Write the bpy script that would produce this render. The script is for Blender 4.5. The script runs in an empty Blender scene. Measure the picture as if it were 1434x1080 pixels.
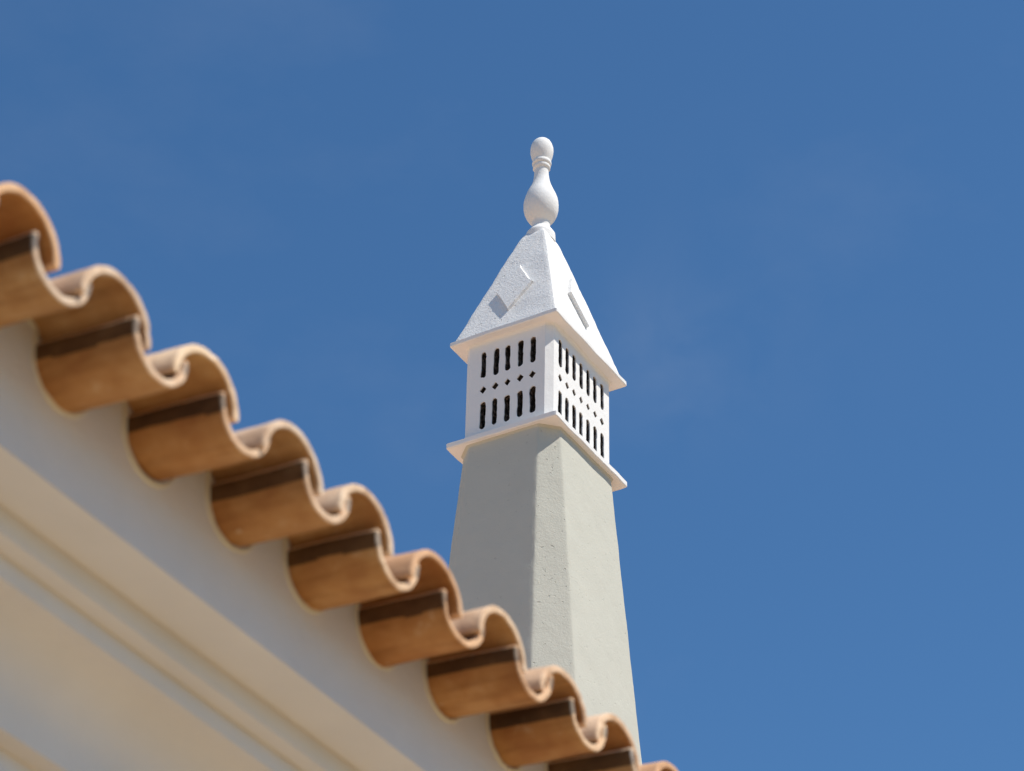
import bpy, bmesh, math, random
from mathutils import Vector, Matrix, noise

random.seed(7)
SC = bpy.context.scene
COL = SC.collection
R = math.radians

# ------------------------------------------------------------------ camera
EYE = 1.6
PITCH, ROLL, THETA = R(35.127), R(1.215), R(30.794)
LENS = 3701.35 / 1434 * 36
right0 = Vector((1, 0, 0))
up0 = Vector((0, -math.sin(PITCH), math.cos(PITCH)))
fwd = Vector((0, math.cos(PITCH), math.sin(PITCH)))
cr, sr = math.cos(ROLL), math.sin(ROLL)
rx = right0 * cr + up0 * sr
ux = up0 * cr - right0 * sr
cam_d = bpy.data.cameras.new("camera")
cam_d.sensor_width = 36
cam_d.lens = LENS
cam_d.clip_end = 5000
cam_d.dof.use_dof = True
cam_d.dof.focus_distance = 11.65
cam_d.dof.aperture_fstop = 5.3
cam_d.dof.aperture_blades = 9
cam = bpy.data.objects.new("camera", cam_d)
COL.objects.link(cam)
cam.matrix_world = Matrix(((rx.x, ux.x, -fwd.x, 0), (rx.y, ux.y, -fwd.y, 0), (rx.z, ux.z, -fwd.z, EYE), (0, 0, 0, 1)))
SC.camera = cam

# ------------------------------------------------------------------ frame of the house: E along the eave, U out of the wall
E = Vector((math.sin(THETA), math.cos(THETA), 0))
U = Vector((math.cos(THETA), -math.sin(THETA), 0))
Z = Vector((0, 0, 1))
SUN = (E * 0.148 + U * 1.0 + Z * 1.68).normalized()      # towards the sun

# ------------------------------------------------------------------ sky, sun, exposure
w = bpy.data.worlds.new("World")
SC.world = w
w.use_nodes = True
nt = w.node_tree
nt.nodes.clear()
wo = nt.nodes.new("ShaderNodeOutputWorld")
bg = nt.nodes.new("ShaderNodeBackground")
sky = nt.nodes.new("ShaderNodeTexSky")
sky.sky_type = 'NISHITA'
sky.sun_disc = False
sky.sun_elevation = math.asin(SUN.z)
sky.sun_rotation = math.atan2(SUN.x, SUN.y)
sky.air_density = 1.0
sky.altitude = 200
sky.dust_density = 0.0
sky.ozone_density = 5.0
bg.inputs["Strength"].default_value = 0.091
tint = nt.nodes.new("ShaderNodeMix")                      # a deeper, polarised summer blue
tint.data_type = 'RGBA'
tint.blend_type = 'MULTIPLY'
tint.inputs[0].default_value = 1.0
tint.inputs[7].default_value = (0.73, 1.075, 1.22, 1)
nt.links.new(sky.outputs[0], tint.inputs[6])
wc = nt.nodes.new("ShaderNodeTexCoord")
wm = nt.nodes.new("ShaderNodeMapping")
wm.inputs["Scale"].default_value = (3.0, 3.0, 6.0)
wm.inputs["Location"].default_value = (0.35, 0.1, 0.2)
wn = nt.nodes.new("ShaderNodeTexNoise")
wn.inputs["Scale"].default_value = 1.6
wn.inputs["Detail"].default_value = 7
wn.inputs["Roughness"].default_value = 0.6
wr = nt.nodes.new("ShaderNodeMapRange")
wr.inputs["From Min"].default_value = 0.5
wr.inputs["From Max"].default_value = 0.8
wr.inputs["To Max"].default_value = 0.05
wx = nt.nodes.new("ShaderNodeMix")
wx.data_type = 'RGBA'
wx.inputs[7].default_value = (6.5, 6.8, 7.2, 1)
nt.links.new(wc.outputs["Generated"], wm.inputs[0])
nt.links.new(wm.outputs[0], wn.inputs["Vector"])
nt.links.new(wn.outputs["Fac"], wr.inputs["Value"])
nt.links.new(wr.outputs[0], wx.inputs[0])
nt.links.new(tint.outputs[2], wx.inputs[6])
pv = wx.outputs[2]
for ctr, rad, amt in (((0.053, 0.812, 0.581), 0.060, 0.045), ((-0.031, 0.832, 0.555), 0.035, 0.025), ((0.092, 0.794, 0.601), 0.10, 0.02)):
    dn = nt.nodes.new("ShaderNodeVectorMath")
    dn.operation = 'DISTANCE'
    dn.inputs[1].default_value = ctr
    nt.links.new(wc.outputs["Generated"], dn.inputs[0])
    fr = nt.nodes.new("ShaderNodeMapRange")
    fr.interpolation_type = 'SMOOTHERSTEP'
    fr.inputs["From Min"].default_value = rad
    fr.inputs["From Max"].default_value = 0.0
    nt.links.new(dn.outputs["Value"], fr.inputs["Value"])
    cn = nt.nodes.new("ShaderNodeTexNoise")
    cn.inputs["Scale"].default_value = 26
    cn.inputs["Detail"].default_value = 6
    cn.inputs["Distortion"].default_value = 0.6
    nt.links.new(wc.outputs["Generated"], cn.inputs["Vector"])
    c2 = nt.nodes.new("ShaderNodeMapRange")
    c2.inputs["From Min"].default_value = 0.35
    c2.inputs["From Max"].default_value = 0.75
    c2.inputs["To Max"].default_value = amt
    nt.links.new(cn.outputs["Fac"], c2.inputs["Value"])
    mm = nt.nodes.new("ShaderNodeMath")
    mm.operation = 'MULTIPLY'
    nt.links.new(fr.outputs[0], mm.inputs[0])
    nt.links.new(c2.outputs[0], mm.inputs[1])
    cx_ = nt.nodes.new("ShaderNodeMix")
    cx_.data_type = 'RGBA'
    cx_.inputs[7].default_value = (6.5, 6.8, 7.2, 1)
    nt.links.new(mm.outputs[0], cx_.inputs[0])
    nt.links.new(pv, cx_.inputs[6])
    pv = cx_.outputs[2]
nt.links.new(pv, bg.inputs[0])
nt.links.new(bg.outputs[0], wo.inputs[0])

sl = bpy.data.lights.new("sun", 'SUN')
sl.energy = 4.9
sl.angle = R(0.53)
sl.color = (1.0, 0.935, 0.84)
so = bpy.data.objects.new("sun", sl)
COL.objects.link(so)
so.rotation_euler = SUN.to_track_quat('Z', 'Y').to_euler()
so.location = (0, 0, 30)

SC.view_settings.view_transform = 'Standard'
SC.view_settings.look = 'None'
SC.view_settings.gamma = 1
SC.view_settings.exposure = 0.16
SC.cycles.max_bounces = 12
SC.cycles.diffuse_bounces = 6


# ------------------------------------------------------------------ materials
class Mat:
    def __init__(s, name, rough=0.85):
        s.m = bpy.data.materials.new(name)
        s.m.use_nodes = True
        s.t = s.m.node_tree
        s.b = s.t.nodes["Principled BSDF"]
        s.b.inputs["Roughness"].default_value = rough
        s.b.inputs["Specular IOR Level"].default_value = 0.25
        s.co = s.n("ShaderNodeTexCoord").outputs["Object"]

    def n(s, typ, **kw):
        nd = s.t.nodes.new(typ)
        for k, v in kw.items():
            setattr(nd, k, v)
        return nd

    def noise(s, scale, detail=4, rough=0.55, co=None):
        nd = s.n("ShaderNodeTexNoise")
        nd.inputs["Scale"].default_value = scale
        nd.inputs["Detail"].default_value = detail
        nd.inputs["Roughness"].default_value = rough
        s.t.links.new(co or s.co, nd.inputs["Vector"])
        return nd.outputs["Fac"]

    def ramp(s, fac, stops):
        nd = s.n("ShaderNodeValToRGB")
        cr_ = nd.color_ramp
        while len(cr_.elements) < len(stops):
            cr_.elements.new(0.5)
        for el, (p, c) in zip(cr_.elements, stops):
            el.position = p
            el.color = (*c, 1) if len(c) == 3 else c
        s.t.links.new(fac, nd.inputs[0])
        return nd.outputs[0]

    def mix(s, fac, a, b, mode='MIX'):
        nd = s.n("ShaderNodeMix", data_type='RGBA', blend_type=mode)
        for sock, v in ((nd.inputs[0], fac), (nd.inputs[6], a), (nd.inputs[7], b)):
            if isinstance(v, (int, float)):
                sock.default_value = v
            elif isinstance(v, tuple):
                sock.default_value = (*v, 1)
            else:
                s.t.links.new(v, sock)
        return nd.outputs[2]

    def math(s, op, a, b=0.0):
        nd = s.n("ShaderNodeMath", operation=op)
        for sock, v in zip(nd.inputs, (a, b)):
            if isinstance(v, (int, float)):
                sock.default_value = v
            else:
                s.t.links.new(v, sock)
        return nd.outputs[0]

    def color(s, c):
        s.t.links.new(c, s.b.inputs["Base Color"])

    def bump(s, *layers):
        prev = None
        for h, dist in layers:
            nd = s.n("ShaderNodeBump")
            nd.inputs["Strength"].default_value = 1.0
            nd.inputs["Distance"].default_value = dist
            s.t.links.new(h, nd.inputs["Height"])
            if prev is not None:
                s.t.links.new(prev, nd.inputs["Normal"])
            prev = nd.outputs[0]
        s.t.links.new(prev, s.b.inputs["Normal"])


def plaster(name, base, var, grain=1.0, pits=0.0, lump=1.0):
    M = Mat(name, 0.9)
    f1 = M.noise(6, 5)
    c = M.ramp(f1, [(0.3, tuple(x * (1 - var) for x in base)), (0.7, base)])
    fine = M.noise(95, 6, 0.65)
    lay = [(fine, 0.0030 * grain), (M.noise(16, 4), 0.006 * grain * lump), (M.noise(210, 3), 0.0012 * grain)]
    if pits:
        v = M.noise(52, 3, 0.5)
        pit = M.ramp(v, [(0.66, (1, 1, 1)), (0.73, (0, 0, 0))])
        lay.append((pit, 0.004 * pits))
        c = M.mix(M.ramp(v, [(0.70, (0, 0, 0)), (0.78, (0.55, 0.55, 0.55))]), c, tuple(x * 0.62 for x in base))
    M.color(c)
    M.bump(*lay)
    return M.m


M_WHITE = plaster("white limewash", (0.80, 0.79, 0.77), 0.03, 0.4)
M_WHITE_ROUGH = plaster("rough white limewash", (0.815, 0.805, 0.785), 0.03, 1.3, 0.9, 0.22)
M_GREY = plaster("grey green render", (0.517, 0.508, 0.437), 0.05, 0.42, 0.25, 0.5)
M_GREY_ROUGH = plaster("rough grey green render", (0.517, 0.508, 0.437), 0.03, 0.7, 0.8, 0.3)
M_WALL = plaster("smooth white wall paint", (0.705, 0.680, 0.655), 0.06, 0.35)
M_MORTAR = plaster("cream mortar", (0.74, 0.68, 0.54), 0.15, 0.8)


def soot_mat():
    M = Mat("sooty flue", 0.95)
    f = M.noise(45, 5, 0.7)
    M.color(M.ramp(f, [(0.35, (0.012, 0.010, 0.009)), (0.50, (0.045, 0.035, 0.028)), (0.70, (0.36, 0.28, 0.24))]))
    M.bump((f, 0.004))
    return M.m


M_SOOT = soot_mat()


def terracotta(name, a, b, d, e):
    M = Mat(name, 0.82)
    oi = M.n("ShaderNodeObjectInfo")
    sc = M.n("ShaderNodeVectorMath", operation='ADD')
    M.t.links.new(M.co, sc.inputs[0])
    sh = M.n("ShaderNodeCombineXYZ")
    M.t.links.new(M.math('MULTIPLY', oi.outputs["Random"], 37.0), sh.inputs[0])
    M.t.links.new(sh.outputs[0], sc.inputs[1])
    co = sc.outputs[0]
    base = M.ramp(M.noise(7, 6, 0.62, co), [(0.33, d), (0.5, a), (0.68, b)])
    hue = M.ramp(oi.outputs["Random"], [(0.0, (0.86, 0.74, 0.64)), (0.3, (1.06, 0.96, 0.84)), (0.6, (1, 1, 1)), (0.8, (1.12, 1.14, 1.10)), (1.0, (0.94, 1.02, 1.12))])
    base = M.mix(1.0, base, hue, 'MULTIPLY')
    dust = M.ramp(M.noise(28, 4, 0.6, co), [(0.64, (0, 0, 0)), (0.82, (0.45, 0.45, 0.45))])
    base = M.mix(dust, base, e)
    st = M.n("ShaderNodeMapping")
    st.inputs["Scale"].default_value = (2.5, 26.0, 26.0)
    M.t.links.new(co, st.inputs[0])
    streak = M.ramp(M.noise(1.3, 5, 0.6, st.outputs[0]), [(0.30, (0.62, 0.55, 0.50)), (0.52, (1, 1, 1)), (0.75, (1.0, 1.06, 1.14))])
    base = M.mix(0.75, base, streak, 'MULTIPLY')
    spot = M.ramp(M.noise(46, 2, 0.5, co), [(0.72, (0, 0, 0)), (0.78, (0.6, 0.6, 0.6))])
    base = M.mix(spot, base, e)
    M.color(base)
    M.bump((M.noise(120, 5, 0.6, co), 0.0012), (M.noise(14, 3, 0.5, co), 0.004))
    return M.m


M_TILE = terracotta("pale weathered terracotta", (0.71, 0.475, 0.30), (0.79, 0.575, 0.39), (0.60, 0.375, 0.225), (0.77, 0.64, 0.49))
M_ROOF = terracotta("pale bounce terracotta roof", (0.74, 0.50, 0.35), (0.80, 0.60, 0.44), (0.66, 0.42, 0.28), (0.78, 0.66, 0.54))  # roof tone made paler than the tiles to bounce warm light onto the chimney
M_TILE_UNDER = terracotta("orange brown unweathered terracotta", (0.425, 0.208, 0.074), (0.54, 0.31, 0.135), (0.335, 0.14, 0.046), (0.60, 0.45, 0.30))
M_TILE_CHANNEL = terracotta("dark terracotta channel", (0.17, 0.095, 0.055), (0.24, 0.15, 0.10), (0.10, 0.055, 0.035), (0.30, 0.26, 0.22))  # dark brown tone over the inner face of each pan
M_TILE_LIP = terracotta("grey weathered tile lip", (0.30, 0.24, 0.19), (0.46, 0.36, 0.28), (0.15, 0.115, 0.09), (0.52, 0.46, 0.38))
M_TILE_BAND = terracotta("dark terracotta edge", (0.11, 0.054, 0.022), (0.18, 0.095, 0.042), (0.065, 0.031, 0.014), (0.22, 0.16, 0.11))  # dark brown band along both upper edges of each pan


def ground_mat():
    M = Mat("pale sandy paving", 0.9)
    v = M.n("ShaderNodeTexVoronoi", feature='DISTANCE_TO_EDGE')
    v.inputs["Scale"].default_value = 9
    M.t.links.new(M.co, v.inputs["Vector"])
    j = M.ramp(v.outputs["Distance"], [(0.02, (0.45, 0.45, 0.45)), (0.07, (1, 1, 1))])
    c = M.ramp(M.noise(2.5, 5), [(0.3, (0.41, 0.295, 0.165)), (0.7, (0.50, 0.37, 0.215))])
    M.color(M.mix(1.0, c, j, 'MULTIPLY'))
    M.bump((v.outputs["Distance"], 0.02))
    return M.m


M_GROUND = ground_mat()


def earth_mat():
    M = Mat("dry grass and earth", 0.95)
    f = M.noise(1.2, 8, 0.7)
    M.color(M.ramp(f, [(0.3, (0.19, 0.14, 0.08)), (0.55, (0.28, 0.21, 0.125)), (0.75, (0.36, 0.27, 0.165))]))
    M.bump((M.noise(14, 6), 0.05))
    return M.m


M_EARTH = earth_mat()


# ------------------------------------------------------------------ helpers
def link(name, bm, mats, parent=None, loc=None, smooth=None):
    bmesh.ops.recalc_face_normals(bm, faces=bm.faces)
    me = bpy.data.meshes.new(name)
    bm.to_mesh(me)
    bm.free()
    for m in (mats if isinstance(mats, (list, tuple)) else [mats]):
        me.materials.append(m)
    if smooth is not None:
        me.polygons.foreach_set("use_smooth", [True] * len(me.polygons))
        me.set_sharp_from_angle(angle=R(smooth))
    o = bpy.data.objects.new(name, me)
    COL.objects.link(o)
    if parent:
        o.parent = parent
    if loc is not None:
        o.location = loc
    return o


def thing(name, label, cat, loc, rotz=0.0):
    o = bpy.data.objects.new(name, None)
    o.empty_display_size = 0.2
    COL.objects.link(o)
    o.location = loc
    o.rotation_euler = (0, 0, rotz)
    o["label"] = label
    o["category"] = cat
    return o


def wob(p, amp, freq, seed=0.0):
    v = Vector(p) * freq + Vector((seed, seed * 1.7, -seed))
    return Vector((noise.noise(v), noise.noise(v + Vector((19.1, 3, 7))), noise.noise(v + Vector((-8, 31.4, 2))))) * amp


def ring(corners, r, step):
    """closed 2-D polygon with softly rounded corners, edges cut every `step`"""
    out = []
    n = len(corners)
    arcs = []
    for i in range(n):
        p0, p1, p2 = (Vector(corners[(i + k) % n]) for k in (-1, 0, 1))
        d0, d1 = (p0 - p1).normalized(), (p2 - p1).normalized()
        a, b = p1 + d0 * r, p1 + d1 * r
        m = (a + b) / 2 * 0.5 + p1 * 0.5
        arcs.append((a, m, b))
    return arcs


def ring_pts(corners, r, counts):
    arcs = ring(corners, r, 0)
    out = []
    n = len(arcs)
    for i in range(n):
        a, m, b = arcs[i]
        out += [a, m, b]
        nx = arcs[(i + 1) % n][0]
        for k in range(1, counts[i]):
            out.append(b.lerp(nx, k / counts[i]))
    return out


def rect(a, b):
    return [(-a, -b), (a, -b), (a, b), (-a, b)]


def octo(a, b, c):
    return [(-a + c, -b), (a - c, -b), (a, -b + c), (a, b - c), (a - c, b), (-a + c, b), (-a, b - c), (-a, -b + c)]


def loft(bm, levels, amp=0.0, freq=8.0, seed=0.0, cap=True):
    """levels: list of (list of 2-D points, z)"""
    prev = None
    first = None
    for pts, z in levels:
        vs = []
        for p in pts:
            q = Vector((p[0], p[1], z))
            if amp:
                q += wob(q, amp, freq, seed) + wob(q, amp * 0.5, freq * 4, seed) + wob(q, amp * 0.28, freq * 13, seed)
            vs.append(bm.verts.new(q))
        if prev:
            n = len(vs)
            for i in range(n):
                bm.faces.new((prev[i], prev[(i + 1) % n], vs[(i + 1) % n], vs[i]))
        else:
            first = vs
        prev = vs
    if cap:
        bm.faces.new(first)
        bm.faces.new(prev)


# ------------------------------------------------------------------ ground
bm = bmesh.new()
S = 600
bmesh.ops.create_grid(bm, x_segments=8, y_segments=8, size=S)
g = link("ground", bm, M_EARTH)
g["kind"] = "structure"
g["label"] = "dry grass and dark earth round the house"

bm = bmesh.new()
vs = []
for u, e in ((-2.6, -8), (2.6, -8), (2.6, 20), (-2.6, 20)):
    p = U * u + E * e
    vs.append(bm.verts.new((p.x, p.y, 0.004)))
bm.faces.new(vs)
g = link("bounce_paving", bm, M_GROUND)  # unseen pale strip, added to bounce warm light up under the cornice
g["kind"] = "structure"
g["label"] = "pale sandy paving along the house, unseen, added to bounce light"

# ------------------------------------------------------------------ chimney.  local x = E, y = U, z from the ground
K = 1.5
CX, CY = 0.0775 * K, 6.3 * K
# object axes: x -> E, y -> -U would be right handed; use x -> U, y -> E
CHROT = -THETA
chim = thing("chimney", "tall tapering grey green chimney with a slotted white lantern, pointed white cap and turned finial",
             "chimney", (CX, CY, 0), CHROT)
# local coordinates: lx along U, ly along E


def hz(z):
    return z * K + EYE


Z1B, Z1T, Z2B, Z2T = hz(4.1443), hz(4.1638), hz(4.5008), hz(4.5173)
A1, B1 = 0.2107 * K, 0.1792 * K
A2, B2 = 0.212 * K, 0.1792 * K
A3, B3, C3 = 0.1832 * K, 0.144 * K, 0.0186 * K
AT, BT, CT = 0.1938 * K, 0.158 * K, 0.0458 * K
KB, KC, KCC = 0.0804, 0.0811, 0.0469

# shaft
bm = bmesh.new()
lv = []
zbot = EYE + 2.45
NL = 260
for i in range(NL + 1):
    t = i / NL
    z = zbot + (Z1B - 0.02 - zbot) * t
    d = Z1B - z
    a, b, c = AT + KB * d, BT + KC * d, CT + KCC * d
    lv.append((ring_pts(octo(b, a, c), 0.006, [24, 12] * 4), z))
for dz, fl in ((0.012, 0.001), (0.006, 0.004), (0.0, 0.009)):
    lv.append((ring_pts(octo(BT + fl, AT + fl, CT), 0.006, [24, 12] * 4), Z1B - dz + 0.002))
loft(bm, lv, 0.0014, 7.0, 3.0)
bm.normal_update()
for f in bm.faces:
    n_ = f.normal
    if abs(n_.x) > 0.35 and abs(n_.y) > 0.35:
        f.material_index = 1
link("shaft", bm, [M_GREY, M_GREY_ROUGH], chim, smooth=25)


def slab(name, a, b, z0, z1, seed):
    bm = bmesh.new()
    cn = [26, 32, 26, 32]
    lv = [(ring_pts(rect(b - 0.004, a - 0.004), 0.008, cn), z0), (ring_pts(rect(b, a), 0.009, cn), z0 + 0.004),
          (ring_pts(rect(b, a), 0.009, cn), z1 - 0.004), (ring_pts(rect(b - 0.005, a - 0.005), 0.008, cn), z1)]
    loft(bm, lv, 0.0022, 7.0, seed)
    return link(name, bm, M_WHITE, chim, smooth=40)


slab("ledge", A1, B1, Z1B, Z1T, 11.0)
slab("cap_slab", A2, B2, Z2B, Z2T, 23.0)


# lantern: four perforated panels and chamfered corners round a sooty flue
def slot_outline(cx, z0, z1, wd, seed):
    pts = []
    r = wd / 2
    n = 9
    for i in range(n + 1):
        t = math.pi * i / n
        pts.append((cx + r * math.cos(t), z1 - r + r * math.sin(t)))
    for i in range(1, 7):
        pts.append((cx - r, z1 - r + (z0 - z1 + 2 * r) * i / 7))
    for i in range(n + 1):
        t = math.pi + math.pi * i / n
        pts.append((cx + r * math.cos(t), z0 + r + r * math.sin(t)))
    for i in range(1, 7):
        pts.append((cx + r, z0 + r + (z1 - z0 - 2 * r) * i / 7))
    out = []
    for x, z in pts:
        q = wob((x * 1.0, seed, z), 0.0032, 34, seed) + wob((x, seed, z), 0.0024, 120, seed + 5)
        out.append((x + q.x, z + q.z))
    return out


def panel(bm, half, z0, z1, holes, place, depth):
    """flat panel with holes in (h, z); place(h, z, d) -> local point"""
    loops = [[(-half, z0), (half, z0), (half, z1), (-half, z1)]] + holes
    edges, fr = [], []
    for lp in loops:
        vs = [bm.verts.new(place(h, z, 0)) for h, z in lp]
        fr.append(vs)
        for i in range(len(vs)):
            edges.append(bm.edges.new((vs[i], vs[(i + 1) % len(vs)])))
    res = bmesh.ops.triangle_fill(bm, use_beauty=True, use_dissolve=False, edges=edges)
    for gi, (lp, vs) in enumerate(zip(loops, fr)):
        bk = [bm.verts.new(place(h, z, depth)) for h, z in lp]
        md = [bm.verts.new(place(h, z, min(0.005, depth))) for h, z in lp]
        n = len(vs)
        for i in range(n):
            f1 = bm.faces.new((vs[i], vs[(i + 1) % n], md[(i + 1) % n], md[i]))
            f2 = bm.faces.new((md[i], md[(i + 1) % n], bk[(i + 1) % n], bk[i]))
            f1.material_index = 0
            f2.material_index = 1 if gi else 0


def holes_for(cols, seed, wd=0.0275):
    hs = []
    rnd = random.Random(seed)
    for i, c in enumerate(cols):
        j = lambda s: rnd.uniform(-s, s)
        hs.append(slot_outline(c + j(0.002), EYE + 6.559 + j(0.003), EYE + 6.696 + j(0.003), wd + j(0.0012), seed + i))
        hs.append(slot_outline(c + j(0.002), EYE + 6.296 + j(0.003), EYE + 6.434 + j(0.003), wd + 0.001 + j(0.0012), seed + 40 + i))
        cc, zc = c + j(0.0015), EYE + 6.4985 + j(0.0015)
        rw, rh = wd * 0.60 + j(0.0015), 0.0205 + j(0.0015)
        d = []
        for k in range(16):
            t = k / 16 * 4
            q = int(t)
            f = t - q
            P = [(rw, 0), (0, rh), (-rw, 0), (0, -rh)]
            x = P[q][0] * (1 - f) + P[(q + 1) % 4][0] * f
            z = P[q][1] * (1 - f) + P[(q + 1) % 4][1] * f
            w_ = wob((x, 0, z), 0.002, 70, seed + 77 + i)
            d.append((cc + x + w_.x, zc + z + w_.z))
        hs.append(d)
    return hs


bm = bmesh.new()
lc, rc = [-0.1145, -0.054, 0.0055, 0.0663, 0.1285], [-0.190, -0.129, -0.068, -0.0055, 0.0555, 0.119, 0.182]
D = 0.035
zl0, zl1 = Z1T - 0.002, Z2B + 0.002
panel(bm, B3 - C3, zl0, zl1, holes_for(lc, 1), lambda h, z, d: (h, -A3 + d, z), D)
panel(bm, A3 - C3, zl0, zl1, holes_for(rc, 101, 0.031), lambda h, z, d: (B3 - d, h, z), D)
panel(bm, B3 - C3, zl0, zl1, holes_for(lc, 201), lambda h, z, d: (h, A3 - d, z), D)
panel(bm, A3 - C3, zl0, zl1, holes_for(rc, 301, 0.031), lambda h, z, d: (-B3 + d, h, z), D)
for sx in (-1, 1):
    for sy in (-1, 1):
        lvl = []
        for z in (zl0, zl1):
            pts = [(sx * B3, sy * (A3 - C3)), (sx * (B3 - C3), sy * A3), (sx * (B3 - C3), sy * (A3 - D)), (sx * (B3 - D), sy * (A3 - C3))]
            lvl.append((pts, z))
        loft(bm, lvl)
bmesh.ops.remove_doubles(bm, verts=bm.verts, dist=0.00005)
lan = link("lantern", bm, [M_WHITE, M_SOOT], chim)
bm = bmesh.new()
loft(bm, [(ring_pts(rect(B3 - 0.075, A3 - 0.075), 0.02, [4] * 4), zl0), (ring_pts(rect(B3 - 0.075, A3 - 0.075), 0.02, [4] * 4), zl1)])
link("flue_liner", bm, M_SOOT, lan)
# soft fillet of plaster where the lantern meets the cap slab
bm = bmesh.new()
lv = []
for d, fl in ((0.016, 0.0005), (0.009, 0.002), (0.004, 0.006), (0.0, 0.013)):
    lv.append((ring_pts(octo(B3 + fl, A3 + fl, C3 + 0.004), 0.008, [20, 3] * 4), Z2B - d + 0.001))
loft(bm, lv, 0.0012, 20, 4.0)
link("plaster_fillet", bm, M_WHITE, lan, smooth=50)

# pyramid cap
AP, BP, ZA = 0.304, 0.256, EYE + 7.66
ZB = Z2T - 0.002
bm = bmesh.new()
lv = []
ztop = EYE + 7.500
for i in range(46):
    t = i / 45
    z = ZB + (ztop - ZB) * t
    s = (ZA - z) / (ZA - ZB)
    k = max(0.0, (t - 0.91) / 0.09)
    sh = 1 - 0.24 * k ** 1.6
    a, b = AP * s * sh, BP * s * sh
    lv.append((ring_pts(rect(b, a), min(0.011, b * 0.3), [22, 26, 22, 26]), z))
loft(bm, lv, 0.0030, 9.0, 31.0)
cap = link("cap", bm, M_WHITE_ROUGH, chim, smooth=30)


def plate(center_h, zc, hw, hz_, thick, face, seed):
    """raised diamond on one pyramid face: face in 'left','right','back','far'"""
    half = AP if face in ('left', 'back') else BP
    H = ZA - ZB
    bm = bmesh.new()

    def P(h, z, off):
        s = (ZA - z) / (ZA - ZB)
        o = half * s
        n = Vector((H, half)).normalized()      # outward, up
        o2, z2 = o + n.x * off, z + n.y * off
        return {'left': (h, -o2, z2), 'back': (h, o2, z2), 'right': (o2, h, z2), 'far': (-o2, h, z2)}[face]
    cs = [(0, hz_), (hw, 0), (0, -hz_), (-hw, 0)]
    outer, top, lo = [], [], []
    for i in range(4):
        p, q = cs[i], cs[(i + 1) % 4]
        for k in range(14):
            f = k / 14
            h, z = p[0] * (1 - f) + q[0] * f, p[1] * (1 - f) + q[1] * f
            w_ = wob((h, 0, z), 0.0022, 22, seed)
            outer.append((center_h + h + w_.x, zc + z + w_.z))
    rings = []
    nE = Vector((hz_, hw)).normalized()
    for off, sc_ in ((-0.012, 1.0), (thick - 0.003, 1.0), (thick, 0.97)):
        row = []
        for k, (h, z) in enumerate(outer):
            sl_ = 0.007 * min(1.0, k / 2.0, (14 - k) / 2.0) if (off > 0 and k < 14) else 0.0
            row.append(bm.verts.new(P(center_h + (h - center_h) * sc_ - nE.x * sl_, zc + (z - zc) * sc_ - nE.y * sl_, off)))
        rings.append(row)
    n = len(outer)
    for r0, r1 in zip(rings, rings[1:]):
        for i in range(n):
            bm.faces.new((r0[i], r0[(i + 1) % n], r1[(i + 1) % n], r1[i]))
    bm.faces.new(rings[-1])
    bm.faces.new(rings[0])
    return link("diamond_panel", bm, M_WHITE_ROUGH, cap, smooth=35)


ZP = EYE + 7.045
plate(-0.003, ZP, 0.092, 0.157, 0.0145, 'left', 1)
plate(0.022, ZP, 0.088, 0.150, 0.021, 'right', 2)
plate(0.0, ZP, 0.092, 0.157, 0.0145, 'back', 3)
plate(0.0, ZP, 0.088, 0.150, 0.0145, 'far', 4)


# finial, turned
def zy(y):
    return EYE + 7.652 + (290.2 - y) / 239.0


prof = [(340, 20.6), (332, 20.4), (329.6, 20.1), (328.6, 19.6), (325, 16.9), (322.2, 14.6), (321.2, 13.7), (320.6, 12.7), (319.6, 12.5), (314.5, 12.7), (313.0, 13.2),
        (312.2, 13.9), (310.6, 15.6), (308, 18.0), (304.5, 20.6), (300, 22.8), (294, 24.3), (289, 24.6), (284, 24.1), (279, 22.9), (274, 20.8), (269, 18.1), (264, 15.5),
        (259, 13.2), (254, 11.6), (249, 10.6), (244, 10.1), (240, 9.9), (238.2, 10.0), (237.4, 10.6), (236.6, 11.9), (235.8, 12.3), (233.4, 12.4), (232.6, 12.1), (232.1, 11.3), (231.6, 11.3), (231.2, 12.4),
        (230.4, 13.3), (228.4, 13.6), (226.6, 13.3), (225.9, 12.5), (225.3, 12.2), (224.4, 12.5), (222, 13.6), (219, 14.8), (215, 15.9), (210.5, 16.3), (206, 16.0), (202, 14.8), (198.5, 12.6), (195.8, 9.6), (194, 6.2), (193.0, 3.0)]
bm = bmesh.new()
N = 56
prev = None
for y, hw in prof:
    r, z = hw / 303.0, zy(y)
    vs = []
    for i in range(N):
        t = 2 * math.pi * i / N
        p = Vector((r * math.cos(t), r * math.sin(t), z))
        vs.append(bm.verts.new(p + wob(p, 0.0016, 22, 50)))
    if prev:
        for i in range(N):
            bm.faces.new((prev[i], prev[(i + 1) % N], vs[(i + 1) % N], vs[i]))
    else:
        bm.faces.new(vs)
    prev = vs
bm.faces.new(prev)
link("finial", bm, M_WHITE, chim, smooth=38)

# ------------------------------------------------------------------ house.  local x = U (out of the wall), y = E (along the eave)
EU = -2.1504                      # the plane of the tile ends
R0 = Vector((-0.7345, 2.9679, 2.422))
E0 = R0.dot(E)
SLOPE = 0.07
SP = 0.23
ZE = R0.z + EYE
WL = -2.340                       # frieze plane
Y0, Y1 = -1.0, 16.0               # the house along E
DEPTH = 9.0
house = thing("house", "white house whose moulded cornice carries a row of half round terracotta eave tiles", "house", (0, 0, 0), CHROT)

# tile profile
CC, CZ, CRO, CRI = 0.0385, -0.0735, 0.0885, 0.0745
PC, PZ, PRO, PRI = 0.1465, -0.0410, 0.0700, 0.0565


def cover_under(y):
    d = y - CC
    return CZ + math.sqrt(max(0.0, 0.080 ** 2 - d * d)) if abs(d) < 0.080 else None


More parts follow.
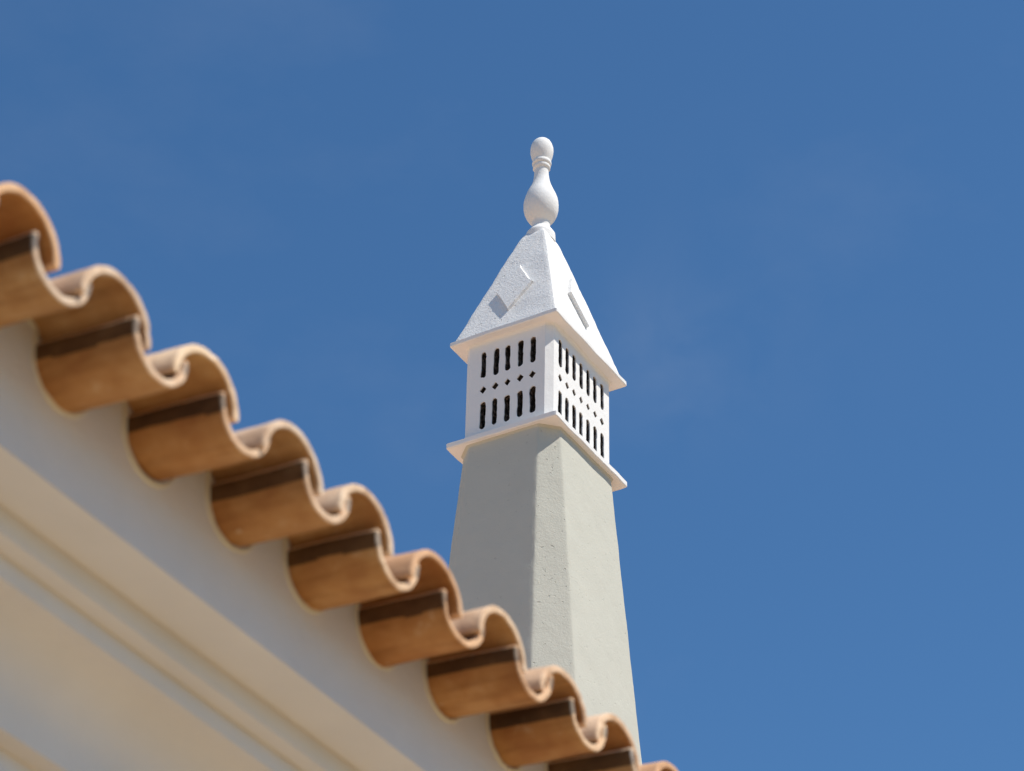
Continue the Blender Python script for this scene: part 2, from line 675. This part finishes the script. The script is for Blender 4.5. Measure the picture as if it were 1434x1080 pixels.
def top_z(yy):
    """upper edge of the frieze at local y, hidden inside the tiles' thickness"""
    y = (yy - E0) % SP
    best = None
    for k in (-1, 0, 1):
        yk = y + k * SP
        d = yk - CC
        if abs(d) < 0.0795:
            z = CZ + math.sqrt(0.0795 ** 2 - d * d)
            best = z if best is None else max(best, z)
    for k in (-1, 0, 1):
        d = y + k * SP - PC
        if abs(d) < 0.0655 and best is None:
            best = PZ - math.sqrt(0.0655 ** 2 - d * d)
    return ZE + (best if best is not None else -0.07) + SLOPE * (EU - WL)


# walls + cornice profile along the eave (one body)
prof = [(-2.340, None), (-2.340, EYE + 2.1865), (-2.4485, EYE + 2.1865), (-2.4485, EYE + 2.144), (-2.489, EYE + 2.144), (-2.489, EYE + 2.106), (-2.497, EYE + 2.106)]
cr_ = 0.112
for i in range(0, 13):
    t = math.pi / 2 * i / 12
    prof.append((-2.497 - cr_ * math.sin(t), EYE + 2.106 - cr_ * (1 - math.cos(t))))
prof += [(-2.609, EYE + 1.955), (-2.653, EYE + 1.955), (-2.653, 0.0)]
bm = bmesh.new()
ny = 1500
ys = [Y0 + (Y1 - Y0) * i / 150 for i in range(151)]
prev = None
for y in ys:
    vs = []
    for u, z in prof[1:]:
        q = Vector((u, y, z))
        vs.append(bm.verts.new(q + wob((0, y, 0.3 * z), 0.0015, 3.0, 6)))
    if prev:
        for i in range(len(vs) - 1):
            bm.faces.new((prev[i], prev[i + 1], vs[i + 1], vs[i]))
    prev = vs
link("cornice_wall", bm, M_WALL, house, smooth=30)

bm = bmesh.new()
prev = None
n = int((Y1 - Y0) / 0.004)
for i in range(n + 1):
    y = Y0 + (Y1 - Y0) * i / n
    q = wob((0, y, 0), 0.0015, 3.0, 6)
    z = top_z(y)
    row = [bm.verts.new((WL + 0.0005, y, EYE + 2.186)), bm.verts.new((WL + 0.0005, y, EYE + 2.25)), bm.verts.new((WL + 0.0005, y, z)), bm.verts.new((WL - 0.12, y, z + 0.12 * SLOPE))]
    if prev:
        for a in range(3):
            bm.faces.new((prev[a], prev[a + 1], row[a + 1], row[a]))
    prev = row
link("frieze", bm, M_WALL, house, smooth=30)

# the other three walls
bm = bmesh.new()
th = 0.3
ub = -2.69 - DEPTH
for (ua, ya, ub_, yb) in ((-2.69, Y0, ub, Y0 + th), (-2.69, Y1 - th, ub, Y1), (ub, Y0 + th, ub + th, Y1 - th)):
    vs = [bm.verts.new((x, y, z)) for z in (0, ZE - 0.2) for x, y in ((ua, ya), (ub_, ya), (ub_, yb), (ua, yb))]
    for f in ((0, 1, 2, 3), (4, 5, 6, 7), (0, 1, 5, 4), (1, 2, 6, 5), (2, 3, 7, 6), (3, 0, 4, 7)):
        bm.faces.new([vs[i] for i in f])
link("wall", bm, M_WALL, house)

# roof: one wavy sheet of tile rows behind the eave course
roof_bm = bmesh.new()
prev = None
u_start, u_end = EU - 0.36, ub - 0.3
rows = [u_start + (u_end - u_start) * i / 14 for i in range(15)]
ycols = []
ny = int((Y1 - Y0) / SP) * 16
for i in range(ny + 1):
    y = Y0 + (Y1 - Y0) * i / ny
    ph = ((y - E0 - CC) / SP) * 2 * math.pi
    ycols.append((y, -0.055 + 0.052 * math.cos(ph)))
for u in rows:
    vs = [roof_bm.verts.new((u, y, ZE + dz + (EU - u) * SLOPE)) for y, dz in ycols]
    if prev:
        for i in range(len(vs) - 1):
            roof_bm.faces.new((prev[i], prev[i + 1], vs[i + 1], vs[i]))
    prev = vs
roof = link("roof", roof_bm, M_ROOF, house, smooth=60)


def arc_tile(name, cy, cz, ro, ri, a0, a1, length, seed, band=False):
    """half-round tile; profile in (y,z), swept back along -U rising with the roof"""
    bm = bmesh.new()
    n = 64
    m = 34
    bw = 0.028 + 0.005 * noise.noise(Vector((seed * 3.1, 0.5, 2)))
    sect = []
    for i in range(n + 1):
        t = a0 + (a1 - a0) * i / n
        sect.append((cy + ro * math.cos(t), cz + ro * math.sin(t)))
    # rounded lips
    for k in range(1, 4):
        t = a1
        mid, hr = (ro + ri) / 2, (ro - ri) / 2
        s = math.pi * k / 4
        rr, tt = mid + hr * math.cos(s), hr * math.sin(s) / mid
        sect.append((cy + rr * math.cos(t + tt), cz + rr * math.sin(t + tt)))
    for i in range(n + 1):
        t = a1 + (a0 - a1) * i / n
        sect.append((cy + ri * math.cos(t), cz + ri * math.sin(t)))
    for k in range(1, 4):
        t = a0
        mid, hr = (ro + ri) / 2, (ro - ri) / 2
        s = math.pi * k / 4
        rr, tt = mid - hr * math.cos(s), hr * math.sin(s) / mid
        sect.append((cy + rr * math.cos(t - tt), cz + rr * math.sin(t - tt)))
    ns = len(sect)
    cmid = sum(p[0] for p in sect) / ns, sum(p[1] for p in sect) / ns
    prev = None
    # rounded edge at the visible end
    steps = [0.0, 0.0025] + [0.008 + (length - 0.008) * i / m for i in range(m + 1)]
    for si, x in enumerate(steps):
        vs = []
        for j, (y, z) in enumerate(sect):
            if si == 0:                        # ease the arris of the end face
                dy, dz = y - cy, z - cz
                rr = math.hypot(dy, dz)
                r2 = rr + ((ro + ri) / 2 - rr) * 0.30
                y, z = cy + dy * r2 / rr, cz + dz * r2 / rr
            p = Vector((-x, y, z + x * SLOPE))
            p += wob(p, 0.0032, 7, seed) + wob(p, 0.0009, 45, seed + 3)
            if si <= 1:
                p.x -= 0.004 * max(0.0, noise.noise(Vector((y * 60, z * 60, seed))) - 0.25)
            vs.append(bm.verts.new(p))
        if prev:
            for i in range(ns):
                f = bm.faces.new((prev[i], prev[(i + 1) % ns], vs[(i + 1) % ns], vs[i]))
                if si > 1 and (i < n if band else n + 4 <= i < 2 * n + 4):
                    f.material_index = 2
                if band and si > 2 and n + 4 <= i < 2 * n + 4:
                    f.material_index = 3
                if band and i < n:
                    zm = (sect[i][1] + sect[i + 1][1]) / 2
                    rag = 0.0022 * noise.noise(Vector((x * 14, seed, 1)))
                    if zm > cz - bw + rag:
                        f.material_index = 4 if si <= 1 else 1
        else:
            # end cap strip (outer i with matching inner)
            first = vs
        prev = vs
    for cap_ in (first, prev):
        o = cap_[:n + 1]
        inn = cap_[n + 4:2 * n + 5][::-1]
        for i in range(n):
            f = bm.faces.new((o[i], o[i + 1], inn[i + 1], inn[i]))
            zm = (sect[i][1] + sect[i + 1][1]) / 2
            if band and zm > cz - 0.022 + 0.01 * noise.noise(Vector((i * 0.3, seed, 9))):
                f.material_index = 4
        bm.faces.new([o[n]] + cap_[n + 1:n + 4] + [inn[n]])
        bm.faces.new([inn[0]] + cap_[2 * n + 5:] + [o[0]])
    return bm


rnd = random.Random(3)
for i in range(-2, 12):
    base = Vector((EU, E0 + SP * i, ZE))
    for nm, pr in (("pan_tile", (PC, PZ, PRO, PRI, math.pi * 0.985, math.pi * 2.015)),
                   ("cover_tile", (CC, CZ, CRO, CRI, math.pi * 0.035, math.pi * 0.965))):
        L = 0.44
        bmx = arc_tile(nm, *pr, L, i * 13.7 + (5 if nm == "pan_tile" else 0), band=(nm == "pan_tile"))
        j = Vector((rnd.uniform(-0.009, 0.009), rnd.uniform(-0.004, 0.004), rnd.uniform(-0.0035, 0.0035)))
        if nm == "cover_tile":
            j.x += 0.002
        o = link(nm, bmx, [M_TILE, M_TILE_BAND, M_TILE_UNDER, M_TILE_CHANNEL, M_TILE_LIP], roof, base + j, smooth=40)
        o.rotation_euler = (rnd.uniform(-0.030, 0.030), rnd.uniform(-0.008, 0.008), rnd.uniform(-0.012, 0.012))

# bead of mortar where the tiles leave the frieze
path = []
y = E0 - 2 * SP
while y < E0 + 12 * SP:
    t = (y - E0) % SP
    dz = None
    for k in (-1, 0, 1):
        d = t + k * SP - PC
        if abs(d) < 0.0735:
            dz = PZ - math.sqrt(0.0735 ** 2 - d * d)
    if dz is None:
        for k in (-1, 0, 1):
            d = t + k * SP - CC
            if abs(d) < 0.0715:
                dz = CZ + math.sqrt(0.0715 ** 2 - d * d)
    path.append((y, ZE + SLOPE * (EU - WL) + dz))
    y += 0.003
bm = bmesh.new()
prev = None
for i, (y, z) in enumerate(path):
    p0, p1 = path[max(0, i - 1)], path[min(len(path) - 1, i + 1)]
    tx, tz = p1[0] - p0[0], p1[1] - p0[1]
    l = math.hypot(tx, tz)
    nx, nz = -tz / l, tx / l
    r = 0.0046 + 0.0022 * noise.noise(Vector((y * 22, 0, 3))) + 0.0014 * noise.noise(Vector((y * 70, 4, 3)))
    vs = []
    for k in range(6):
        a = 2 * math.pi * k / 6
        vs.append(bm.verts.new((WL + 0.001 + r * math.sin(a), y + nx * r * math.cos(a), z + nz * r * math.cos(a))))
    if prev:
        for k in range(6):
            bm.faces.new((prev[k], prev[(k + 1) % 6], vs[(k + 1) % 6], vs[k]))
    prev = vs
link("mortar_bead", bm, M_MORTAR, house, smooth=60)
